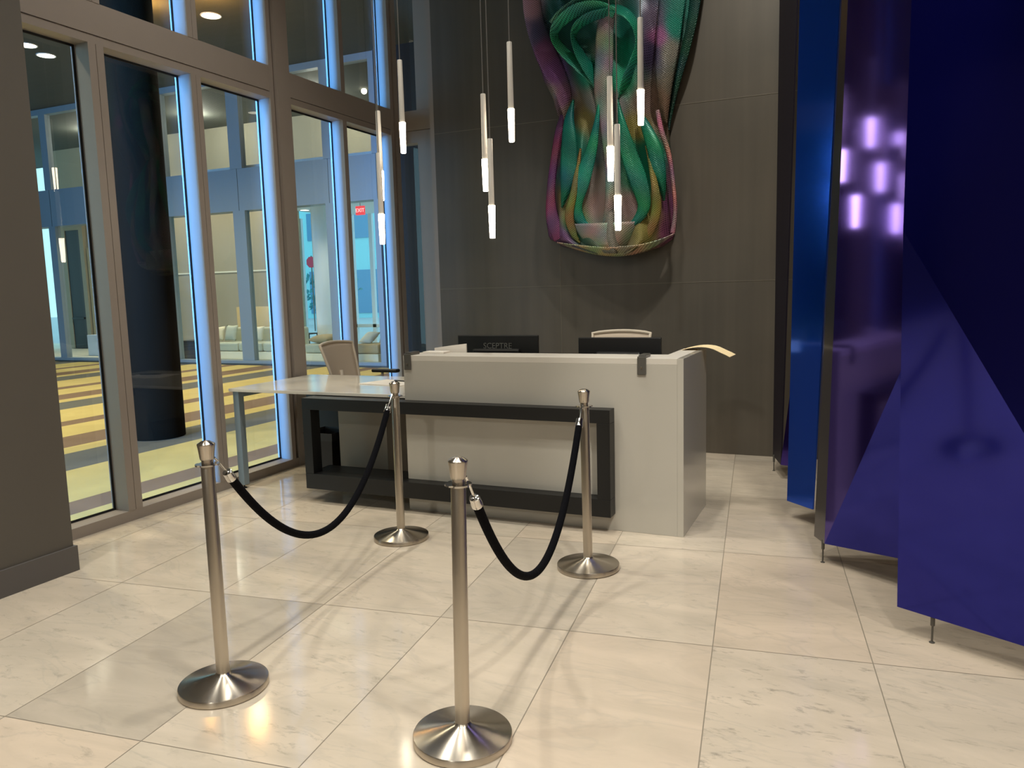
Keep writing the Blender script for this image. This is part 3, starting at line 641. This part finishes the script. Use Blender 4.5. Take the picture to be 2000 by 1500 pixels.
# ------------------------------------------------------------------ stanchions and ropes
def stanchion(label, x, y, rot=(0, 0, 0), src=None):
    if src is not None:
        t = copy_tree(src); t.location = (x, y, 0); t.rotation_euler = rot; t['label'] = label; return t
    t = thing('stanchion', label, 'stanchion', (0, 0, 0), 'steel rope stanchions')
    R = .178
    obj('base', lathe(NB(), [(0, 0), (R-.004, 0), (R, .004), (R, .026), (R-.002, .0295), (R-.006, .030), (.034, .062), (.030, .066), (.027, .070), (0, .070)], 0, 0, 96), 'steel_base', t, smooth=True)
    obj('post', lathe(NB(), [(0, .0705), (.0265, .0705), (.0265, .928), (.0255, .930), (0, .930)], 0, 0, 48), 'steel_post', t, smooth=True)
    col = NB(); lathe(col, [(.022, .9305), (.022, .958), (0, .958)], 0, 0, 32); obj('neck', col, 'steel', t, smooth=True)
    # notched ring that carries the hooks
    rg = NB(); n = 96; zz = (.936, .942); rings = []
    for z in zz:
        inner = [rg.verts.new((.0225*cos(2*pi*i/n), .0225*sin(2*pi*i/n), z)) for i in range(n)]
        out = [rg.verts.new(((.047-.007*max(0, cos(4*2*pi*i/n))**6)*cos(2*pi*i/n), (.047-.007*max(0, cos(4*2*pi*i/n))**6)*sin(2*pi*i/n), z)) for i in range(n)]
        rings.append((inner, out))
    (ai, ao), (bi, bo) = rings
    for i in range(n):
        j = (i+1) % n
        rg.faces.new((bi[i], bi[j], bo[j], bo[i])); rg.faces.new((ai[j], ai[i], ao[i], ao[j])); rg.faces.new((ao[i], bo[i], bo[j], ao[j])); rg.faces.new((ai[i], ai[j], bi[j], bi[i]))
    bmesh.ops.recalc_face_normals(rg, faces=rg.faces); obj('hook_ring', rg, 'chrome', t)
    obj('cap', lathe(NB(), [(0, .9585), (.0255, .9585), (.0275, .965), (.0315, 1.000), (.0345, 1.018), (.0345, 1.022), (.033, 1.024), (.018, 1.033), (.0, 1.037)], 0, 0, 64), 'steel_base', t, smooth=True)
    t.location = (x, y, 0); t.rotation_euler = rot
    return t
st = stanchion('steel rope stanchion nearest the camera, its base cut near the photo bottom', -1.265, 2.305, (0, .020, 0))
stanchion('steel rope stanchion on the left, standing nearest the window wall', -2.358, 2.275, (0, .0, 0), st)
stanchion('steel rope stanchion in front of the open end of the black frame', -2.703, 4.195, (0, 0, 0), st)
stanchion('steel rope stanchion in front of the right part of the reception desk', -1.387, 4.092, (0, -.01, 0), st)
def rope(a, b_, zend, zmin, label, ends=(.075, .06)):
    A, E = Vector((*a, 0)), Vector((*b_, 0)); d = (E-A).normalized(); Lh = (E-A).length
    s0, s1 = ends[0]/Lh, 1-ends[1]/Lh; n = 48; pts = []
    k = 3.6
    def zz(s):
        u = 2*s-1; return zmin+(zend-zmin)*u*u
    for i in range(n+1):
        s = s0+(s1-s0)*i/n; p = A+(E-A)*s; p.z = zz(s); pts.append(p)
    t = thing('velvet_rope', label, 'rope', tuple(pts[n//2]), 'black velvet ropes')
    c = 2
    obj('rope', tube(NB(), pts[c:-c], .0185, 16), 'velvet', t, smooth=True)
    for seq in (pts[:c+1], pts[::-1][:c+1]):
        d0 = (seq[1]-seq[0]).normalized(); p2 = seq[c]
        pts2 = [p2-d0*.046, p2-d0*.042, p2-d0*.016, p2-d0*.012, p2+d0*.004]
        fer = obj('end_ferrule', tube(NB(), pts2, [.010, .019, .0205, .0215, .0215], 20), 'chrome', t, smooth=True)
        h0 = p2-d0*.044; tip = seq[0]
        post = A if seq[0] is pts[0] else E
        tow = Vector((post.x-tip.x, post.y-tip.y, 0)).normalized()
        ringp = Vector((post.x, post.y, .939))-tow*.044
        hook = [h0, h0.lerp(ringp, .5)+Vector((0, 0, .012)), ringp+Vector((0, 0, .016))-tow*.004, ringp+Vector((0, 0, .014))+tow*.010, ringp+Vector((0, 0, -.012))+tow*.012]
        obj('snap_hook', tube(NB(), hook, .0045, 8), 'chrome', fer, smooth=True)
    return t
rope((-2.358, 2.275), (-2.703, 4.195), 1.035, .372, 'black velvet rope sagging between the left stanchion and the back left one')
rope((-1.237, 2.305), (-1.397, 4.092), 1.04, .318, 'black velvet rope sagging between the nearest stanchion and the back right one')

# ------------------------------------------------------------------ pendants
def pendant(x, y, zc, label):
    L_ = .65; zt = zc+L_/2; zb = zc-L_/2; zl = zb+.215
    t = thing('pendant_light', label, 'pendant light', (x, y, 6.5), 'slim tube pendants over the desk')
    obj('tube', lathe(NB(), [(0, zl+.0005), (.020, zl+.0005), (.0178, zt-.004), (.016, zt), (0, zt)], x, y, 24), 'pendant_metal', t, smooth=True)
    obj('diffuser', lathe(NB(), [(0, zb), (.0165, zb), (.0182, zb+.004), (.0232, zl), (0, zl)], x, y, 24), 'frosted_light', t, smooth=True)
    obj('cord', lathe(NB(), [(0, zt+.0005), (.0035, zt+.0005), (.0035, 6.47), (0, 6.47)], x, y, 8), 'cord', t)
    obj('canopy', lathe(NB(), [(0, 6.4705), (.05, 6.4705), (.06, 6.48), (.06, 6.4995), (0, 6.4995)], x, y, 24), 'pendant_metal', t)
PEN = [(-4.06, 6.23, 2.84, 'slim lit pendant seen against the window, top of the left overlapping pair'), (-3.95, 6.04, 2.43, 'slim lit pendant seen against the window, lowest of the left three'),
       (-3.77, 6.17, 3.23, 'slim lit pendant in front of the corner window, highest of the left three'), (-2.94, 6.12, 2.83, 'slim lit pendant against the dark wall, upper of the middle overlapping pair'),
       (-2.80, 5.93, 2.42, 'slim lit pendant against the dark wall, lowest of the middle three'), (-2.70, 6.15, 3.22, 'slim lit pendant just left of the sculpture, highest of the middle three'),
       (-1.84, 6.13, 2.83, 'slim lit pendant before the sculpture centre, upper of the overlapping pair'), (-1.74, 5.98, 2.43, 'slim lit pendant before the sculpture, lowest of the right three'),
       (-1.60, 6.16, 3.24, 'slim lit pendant before the right edge of the sculpture, highest of all')]
PEN = [(*(C0+(Vector(p[:3])-C0)*(.65/.80)), p[3]) for p in PEN]
for a in PEN: pendant(*a)

# ------------------------------------------------------------------ woven wall sculpture
SAMP = [(1035, 20, .66, .50, .60), (1030, 60, .45, .36, .50), (1045, 62, .28, .28, .44), (1065, 100, .46, .24, .44), (1085, 140, .42, .22, .48), (1072, 190, .48, .44, .42), (1100, 190, .46, .27, .44), (1095, 240, .42, .32, .33), (1085, 300, .46, .26, .33),
 (1072, 400, .36, .18, .38), (1075, 450, .46, .22, .44), (1100, 465, .42, .25, .44), (1110, 270, .02, .50, .40), (1120, 340, .02, .36, .40), (1105, 395, .50, .46, .26), (1118, 430, .50, .46, .16), (1140, 230, .50, .46, .24), (1160, 200, .48, .48, .48),
 (1180, 100, .42, .44, .42), (1180, 30, .42, .44, .42), (1220, 100, .02, .55, .42), (1210, 160, .10, .60, .44), (1150, 140, .02, .52, .40), (1130, 100, .02, .24, .20), (1100, 60, .02, .26, .22), (1150, 60, .02, .26, .22), (1225, 50, .04, .4, .34), (1120, 440, .02, .46, .35), (1130, 320, .04, .48, .38), (1160, 350, .54, .48, .45),
 (1170, 400, .56, .44, .42), (1190, 300, .44, .44, .44), (1235, 400, .54, .43, .43), (1230, 300, .04, .46, .34), (1250, 350, .02, .50, .34), (1270, 300, .02, .46, .34), (1285, 350, .02, .44, .32), (1282, 400, .56, .52, .16), (1265, 440, .50, .46, .20),
 (1300, 400, .50, .24, .44), (1308, 450, .52, .25, .42), (1312, 350, .44, .25, .34), (1260, 200, .48, .38, .35), (1290, 200, .42, .31, .24), (1302, 240, .40, .30, .23), (1310, 100, .42, .40, .36), (1320, 50, .02, .44, .36), (1340, 20, .08, .40, .34), (1275, 40, .34, .28, .38), (1270, 100, .25, .20, .34),
 (1285, 70, .56, .28, .48), (1352, 50, .06, .20, .17), (1245, 250, .54, .48, .22), (1090, 30, .02, .3, .28), (1345, 120, .08, .26, .2), (1320, 170, .38, .35, .30), (1200, 200, .44, .43, .43), (1120, 210, .46, .4, .3), (1190, 440, .5, .48, .44)]
def dye(u, v):
    s = [0, 0, 0]; w = 0
    for x, y, r, g, b_ in SAMP:
        k = 1/((x-u)**2+(y-v)**2*.7+25)**2.2; w += k; m_ = (r+g+b_)/3; s[0] += (r*.8+m_*.2)*k; s[1] += (g*.8+m_*.2)*k; s[2] += (b_*.8+m_*.2)*k
    return (*[min(.9, c*1.35) for c in lin(tuple(c/w for c in s))], 1)
def weave(name, holes=.0):
    m = bpy.data.materials.new(name); m.use_nodes = True; MATS[name] = m; N, L, b = nodes(m)
    b.inputs['Metallic'].default_value = .18; b.inputs['Roughness'].default_value = .38
    vc = N.new('ShaderNodeVertexColor'); vc.layer_name = 'dye'
    uv = N.new('ShaderNodeUVMap'); uv.uv_map = 'UVMap'
    def wave(rot, sc, dist):
        mp = N.new('ShaderNodeMapping'); mp.inputs['Rotation'].default_value = (0, 0, rot); L.new(uv.outputs[0], mp.inputs[0])
        w = N.new('ShaderNodeTexWave'); w.inputs['Scale'].default_value = sc; w.inputs['Distortion'].default_value = dist; w.inputs['Detail'].default_value = 1; L.new(mp.outputs[0], w.inputs[0]); return w
    w1, w2 = wave(.9, 22, .5), wave(-.9, 22, .5)
    mx = N.new('ShaderNodeMath'); mx.operation = 'MAXIMUM'; L.new(w1.outputs['Fac'], mx.inputs[0]); L.new(w2.outputs['Fac'], mx.inputs[1])
    rg = N.new('ShaderNodeMapRange'); rg.inputs[1].default_value = .35; rg.inputs[2].default_value = .8; L.new(mx.outputs[0], rg.inputs[0])
    col = N.new('ShaderNodeMix'); col.data_type = 'RGBA'; col.blend_type = 'MULTIPLY'; col.inputs[0].default_value = 1
    r2 = N.new('ShaderNodeMapRange'); r2.inputs[3].default_value = .55; r2.inputs[4].default_value = 1.15; L.new(rg.outputs[0], r2.inputs[0])
    L.new(vc.outputs[0], col.inputs[6]); L.new(r2.outputs[0], col.inputs[7]); L.new(col.outputs[2], b.inputs['Base Color'])
    bp = N.new('ShaderNodeBump'); bp.inputs['Strength'].default_value = .5; bp.inputs['Distance'].default_value = .006; L.new(rg.outputs[0], bp.inputs['Height']); L.new(bp.outputs[0], b.inputs['Normal'])
    if holes:
        al = N.new('ShaderNodeMapRange'); al.inputs[1].default_value = 0; al.inputs[2].default_value = .25; al.inputs[3].default_value = 1-holes; al.inputs[4].default_value = 1; L.new(rg.outputs[0], al.inputs[0]); L.new(al.outputs[0], b.inputs['Alpha'])
    return m
weave('woven_mesh', .6); weave('woven_solid', .35)
YB = 7.39
def interp(tbl, v):
    if v <= tbl[0][0]: return tbl[0][1:]
    for a, b_ in zip(tbl, tbl[1:]):
        if v <= b_[0]:
            t = (v-a[0])/(b_[0]-a[0]); t = t*t*(3-2*t)*.5+t*.5
            return tuple(a[i]+(b_[i]-a[i])*t for i in range(1, len(a)))
    return tbl[-1][1:]
def sheet(name, fn, nu, nv, m, parent, label=None, dyefn=None, th=.006):
    """fn(s, t) -> (photo u, photo v, distance off the wall); becomes a curved woven sheet in front of the wall"""
    bm = NB(); uvl = bm.loops.layers.uv.new('UVMap'); cl = bm.loops.layers.float_color.new('dye'); V = []; info = {}
    for j in range(nv+1):
        row = []
        for i in range(nu+1):
            u, v, d = fn(i/nu, j/nv); p = at(u, v, 'y', YB-d); w = bm.verts.new(p); info[w] = (p.x, p.z, (dyefn or dye)(u, v)); row.append(w)
        V.append(row)
    for j in range(nv):
        for i in range(nu):
            f = bm.faces.new((V[j][i], V[j+1][i], V[j+1][i+1], V[j][i+1]))
            for l in f.loops: l[uvl].uv = info[l.vert][:2]; l[cl] = info[l.vert][2]
    o = obj(name, bm, m, parent, label=label)
    for f in o.data.polygons: f.use_smooth = True
    s = o.modifiers.new('s', 'SOLIDIFY'); s.thickness = th; return o
sc = thing('woven_wall_sculpture', 'large twisted woven mesh wall sculpture in teal, violet and grey', 'sculpture', tuple(at(1195, 250, 'y', YB)))
OUT = [(-260, 1000, 1395), (-120, 1010, 1378), (0, 1022, 1367), (50, 1028, 1352), (100, 1042, 1340), (150, 1060, 1322), (200, 1082, 1310), (240, 1093, 1306), (280, 1085, 1309), (330, 1075, 1316), (380, 1069, 1321), (430, 1067, 1322), (465, 1072, 1316), (482, 1100, 1294), (495, 1150, 1250)]
def body(s, t):
    v = -260+(495+260)*t; l, r = interp(OUT, v); u = l+(r-l)*s
    waist = math.exp(-((v-235)/90)**2)
    dep = .07+(.30-.10*waist)*max(0, sin(pi*s))**.6+.05*sin(2*pi*s*3+v*.012)*(1-.3*waist)+.035*sin(2*pi*s*5+1-v*.02)
    return u, v, max(.03, dep)
sheet('body', body, 72, 110, 'woven_solid', sc)
# a ribbon is a centre line with half-width normal to it and a depth off the wall; its cross-section is bowed
def ribbon(name, pts, parent=sc, bow=.02, m='woven_solid', n=70, label=None, colr=None, twist=0):
    def fn(s, t):
        k = t*(len(pts)-1); i = min(int(k), len(pts)-2); f = k-i
        def cr(q, idx):
            p0, p1, p2, p3 = (pts[max(0, i-1)][idx], pts[i][idx], pts[i+1][idx], pts[min(len(pts)-1, i+2)][idx])
            return .5*((2*p1)+(-p0+p2)*q+(2*p0-5*p1+4*p2-p3)*q*q+(-p0+3*p1-3*p2+p3)*q**3)
        u, v, w, d = (cr(f, j) for j in range(4)); e = .02
        g = min(1, f+e); du, dv = cr(g, 0)-cr(max(0, g-2*e), 0), cr(g, 1)-cr(max(0, g-2*e), 1); L_ = math.hypot(du, dv) or 1
        nx, ny = -dv/L_, du/L_; a = (s-.5)*2
        return u+nx*w*a, v+ny*w*a, d+bow*(1-a*a)+twist*a
    return sheet(name, fn, 10, n, m, parent, label, colr)
cc_ = lambda r, g, b_: (lambda u, v: (*(min(.9, c*1.35) for c in lin((r*(1+.12*sin(u*.11+v*.07)), g*(1+.08*sin(u*.05-v*.09)), b_*(1+.10*sin(v*.06))))), 1))
# outer violet band, left shoulder to waist (photo x, y, half width, depth)
ribbon('left_outer_ribbon', [(1030, -120, 16, .34), (1036, -40, 17, .36), (1042, 30, 18, .38), (1058, 85, 20, .40), (1078, 130, 21, .40), (1098, 175, 17, .36), (1106, 215, 9, .30), (1108, 240, 5, .24)], bow=.022, twist=.05)
ribbon('left_lower_ribbon', [(1100, 225, 5, .22), (1092, 262, 8, .26), (1082, 320, 7, .28), (1076, 380, 8, .28), (1080, 430, 12, .28), (1096, 465, 15, .24)], bow=.018, colr=cc_(.42, .22, .36))
ribbon('upper_loop', [(1200, 28, 13, .50), (1165, 14, 13, .54), (1125, 20, 13, .56), (1092, 45, 11, .54), (1082, 70, 8, .50), (1098, 98, 9, .46), (1130, 128, 11, .42), (1160, 158, 9, .36), (1172, 190, 1, .30)], bow=.014, colr=cc_(.20, .52, .42), twist=.06)
ribbon('upper_loop', [(1205, 6, 9, .46), (1165, -4, 9, .48), (1130, 4, 9, .5), (1100, 22, 8, .5), (1078, 46, 7, .44)], bow=.014, colr=cc_(.28, .50, .42), twist=.04)
ribbon('inner_loop', [(1190, 22, 8, .52), (1150, 34, 10, .56), (1126, 52, 8, .54), (1120, 75, 6, .50), (1132, 105, 9, .46), (1150, 135, 11, .42), (1166, 165, 8, .36), (1176, 195, 1, .30)], bow=.014, colr=cc_(.10, .42, .35), twist=.05)
ribbon('right_loop', [(1192, 14, 8, .50), (1222, 26, 9, .50), (1240, 50, 7, .48), (1246, 85, 6, .44), (1238, 120, 9, .42), (1222, 160, 9, .36), (1208, 195, 1, .30)], bow=.014, colr=cc_(.09, .44, .35), twist=.05)
ribbon('centre_strip', [(1192, 14, 12, .46), (1182, 60, 16, .46), (1180, 120, 17, .44), (1178, 180, 17, .40), (1186, 250, 13, .40), (1192, 330, 9, .44), (1190, 400, 8, .44), (1186, 440, 9, .38)], bow=.022, m='woven_mesh', colr=cc_(.47, .48, .47))
ribbon('right_outer_ribbon', [(1375, -120, 12, .20), (1362, -30, 11, .22), (1352, 40, 9, .22), (1338, 100, 8, .20), (1322, 160, 6, .16), (1309, 225, 3, .12), (1306, 255, 1, .10)], bow=.014, colr=cc_(.08, .22, .18))
ribbon('right_inner_ribbon', [(1325, -120, 26, .40), (1318, -40, 26, .42), (1310, 30, 24, .42), (1304, 90, 22, .40), (1298, 150, 17, .36), (1298, 205, 9, .28), (1301, 240, 2, .22)], bow=.022)
ribbon('right_edge_ribbon', [(1284, 215, 3, .34), (1292, 255, 4, .34), (1306, 300, 4, .32), (1314, 350, 3, .30), (1319, 410, 3, .28), (1314, 455, 4, .24)], bow=.01, colr=cc_(.60, .42, .44))
ribbon('lower_teal_fold', [(1120, 195, 1, .30), (1112, 235, 9, .36), (1112, 285, 15, .40), (1110, 335, 15, .40), (1104, 375, 8, .36), (1098, 405, 1, .28)], bow=.022, colr=cc_(.06, .38, .34))
ribbon('lower_teal_fold', [(1248, 215, 1, .30), (1262, 248, 9, .36), (1278, 290, 14, .40), (1287, 332, 13, .40), (1294, 368, 6, .34), (1297, 392, 1, .28)], bow=.022, colr=cc_(.07, .40, .31))
ribbon('lower_teal_fold', [(1206, 195, 1, .38), (1214, 235, 6, .44), (1226, 292, 15, .44), (1246, 350, 17, .42), (1258, 400, 12, .38), (1242, 432, 7, .34), (1215, 446, 1, .30)], bow=.018, colr=cc_(.09, .42, .32))
ribbon('lower_teal_fold', [(1170, 195, 1, .38), (1166, 235, 4, .42), (1156, 290, 10, .42), (1138, 350, 15, .40), (1124, 400, 13, .36), (1136, 432, 8, .32), (1160, 448, 1, .30)], bow=.018, colr=cc_(.10, .46, .38))
ribbon('gold_fold', [(1134, 290, 1, .36), (1128, 330, 4, .40), (1120, 380, 6, .40), (1112, 420, 8, .36), (1120, 455, 6, .30), (1132, 474, 1, .26)], bow=.014, colr=cc_(.46, .42, .24))
ribbon('gold_fold', [(1262, 285, 1, .36), (1270, 320, 3, .40), (1280, 370, 7, .40), (1282, 410, 9, .36), (1268, 455, 7, .30), (1250, 474, 1, .26)], bow=.014, colr=cc_(.46, .42, .22))
def hem(s, t):
    u = 1088+(1318-1088)*s; top = 486-16*((s-.1)*1.1)**2 if s < .9 else 473-(s-.9)*60; bot = 474+28*sin(pi*min(1, max(0, s)))**.9
    if s > .5: top = 482-26*((s-.5)*2)**2.2; bot = top+max(1.5, 19*sin(pi*s)**.9)
    else: top = 474+10*sin(pi*s); bot = top+max(1.5, 17*sin(pi*s)**.9)
    return u, top+(bot-top)*t, .26+.16*sin(pi*s)-.12*t
sheet('hem', hem, 40, 5, 'woven_mesh', sc, dyefn=cc_(.66, .62, .54))
def vee(s, t):
    l, r = 1112+(1152-1112)*t, 1262-(1262-1222)*t; top = 438-6*s
    return l+(r-l)*s, top+(482-top)*t, .30+.14*sin(pi*s)-.04*t
sheet('inner_hem', vee, 24, 8, 'woven_mesh', sc, dyefn=cc_(.58, .57, .50))

# ------------------------------------------------------------------ folded lacquer screens on the right
def Vv(*a): return Vector(a)
def facet(parent, name, pts, m, th=.012, label=None):
    pts = [Vector(p) for p in pts]; n = (pts[1]-pts[0]).cross(pts[2]-pts[0]).normalized()
    if n.dot(C0-pts[0]) < 0: n = -n
    o = obj(name, prism(NB(), pts, n, th), m, parent, label=label); return o
def ext(a, b_, z):                                          # continue line a-b to height z
    return a+(b_-a)*((z-a.z)/(b_.z-a.z))
TOP = 6.2
def screen(label, root):
    return thing('folded_screen', label, 'screen', root, 'glossy blue folded screens')
def pin(parent, x, y, z):
    obj('foot_pin', lathe(NB(), [(0, 0), (.012, 0), (.012, .003), (.0045, .006), (.0045, z-.035), (.009, z-.03), (.009, z+.02), (.006, z+.028), (0, z+.03)], x, y, 16), 'bracket', parent, smooth=True)
# nearest sheet
s4 = screen('nearest deep blue folded screen at the right edge of the photo', (.6, 3.6, .12))
Lb, Lt = Vv(.187, 3.79, .12), Vv(.170, 3.78, TOP); Lm = atp(1764, 450, Vv(-.25, -.448, 0).normalized(), Vv(.17, 3.57, 1.8))
Rb = Vv(1.06, 3.30, .12); nf = (Rb-Lm).cross(Lt-Lm); Rt = Vv(1.06, 3.4, TOP); Rt.y = Lm.y-(nf.x*(Rt.x-Lm.x)+nf.z*(Rt.z-Lm.z))/nf.y
facet(s4, 'lower_facet', [Lb, Rb, Lm], 'film_blue'); facet(s4, 'upper_facet', [Lm, Rb, Rt, Lt], 'film_blue')
pin(s4, .326, 3.727, .11)
# second sheet: reflects the pendants
s3 = screen('violet folded screen mirroring the pendants, second from the right', (0, 4.4, .12))
n3 = Vv(-.80, -.60, 0).normalized(); V0 = Vv(-.152, 4.60, .12); T0 = ext(V0, atp(1656, 0, n3, V0), TOP)
Cx = atp(1757, 730, n3, V0); Ce = V0+(Cx-V0)*1.12; Te = ext(Vv(Ce.x, Ce.y, .12), Vv(Ce.x+.0, Ce.y, 5), TOP)
facet(s3, 'upper_facet', [V0, Ce, Te, T0], 'film_violet')
Bq = at(1752, 1090, 'y', 4.34); Be = V0+(Bq-V0)*1.10
facet(s3, 'lower_facet', [V0, Be, Ce], 'film_blue')
L1b = Vv(-.213, 4.724, .12); L1t = ext(L1b, at(1641, 0, 'y', 4.66), TOP)
facet(s3, 'edge_facet', [L1b, V0, T0, L1t], 'film_smoke')
pin(s3, -.160, 4.630, .11)
# third sheet: bright blue
s2 = screen('bright blue narrow folded screen, third from the right', (-.33, 5.4, .12))
n2 = Vv(-.165, -.171, 0).normalized(); a0, b0 = Vv(-.422, 5.455, .12), Vv(-.251, 5.29, .12); a1, b1 = ext(a0, atp(1562, 0, n2, a0), TOP), ext(b0, atp(1640, 0, n2, a0), TOP)
facet(s2, 'sheet', [a0, b0, b1, a1], 'film_bright')
# fourth sheet: dark, next to the back wall
s1 = screen('dark folded screen standing closest to the back wall', (-.58, 6.7, .12))
c0, c1, c2 = Vv(-.655, 6.90, .12), Vv(-.56, 6.545, .12), Vv(-.42, 6.50, .12)
cm = at(1542, 700, 'y', 6.55); ct = ext(c1, Vv(-.44, 6.42, 3.7), TOP); c0t = Vv(-.650, 6.88, TOP)
facet(s1, 'upper_facet', [c0, c1, cm, ct, c0t], 'film_dark') if False else facet(s1, 'upper_facet', [c0, c1, Vv(-.47, 6.22, 3.7), Vv(-.42, 6.05, TOP), c0t], 'film_dark')
facet(s1, 'lower_facet', [c1, c2, Vv(-.44, 6.47, 1.2)], 'film_violet')
pin(s1, -.639, 6.83, .11)
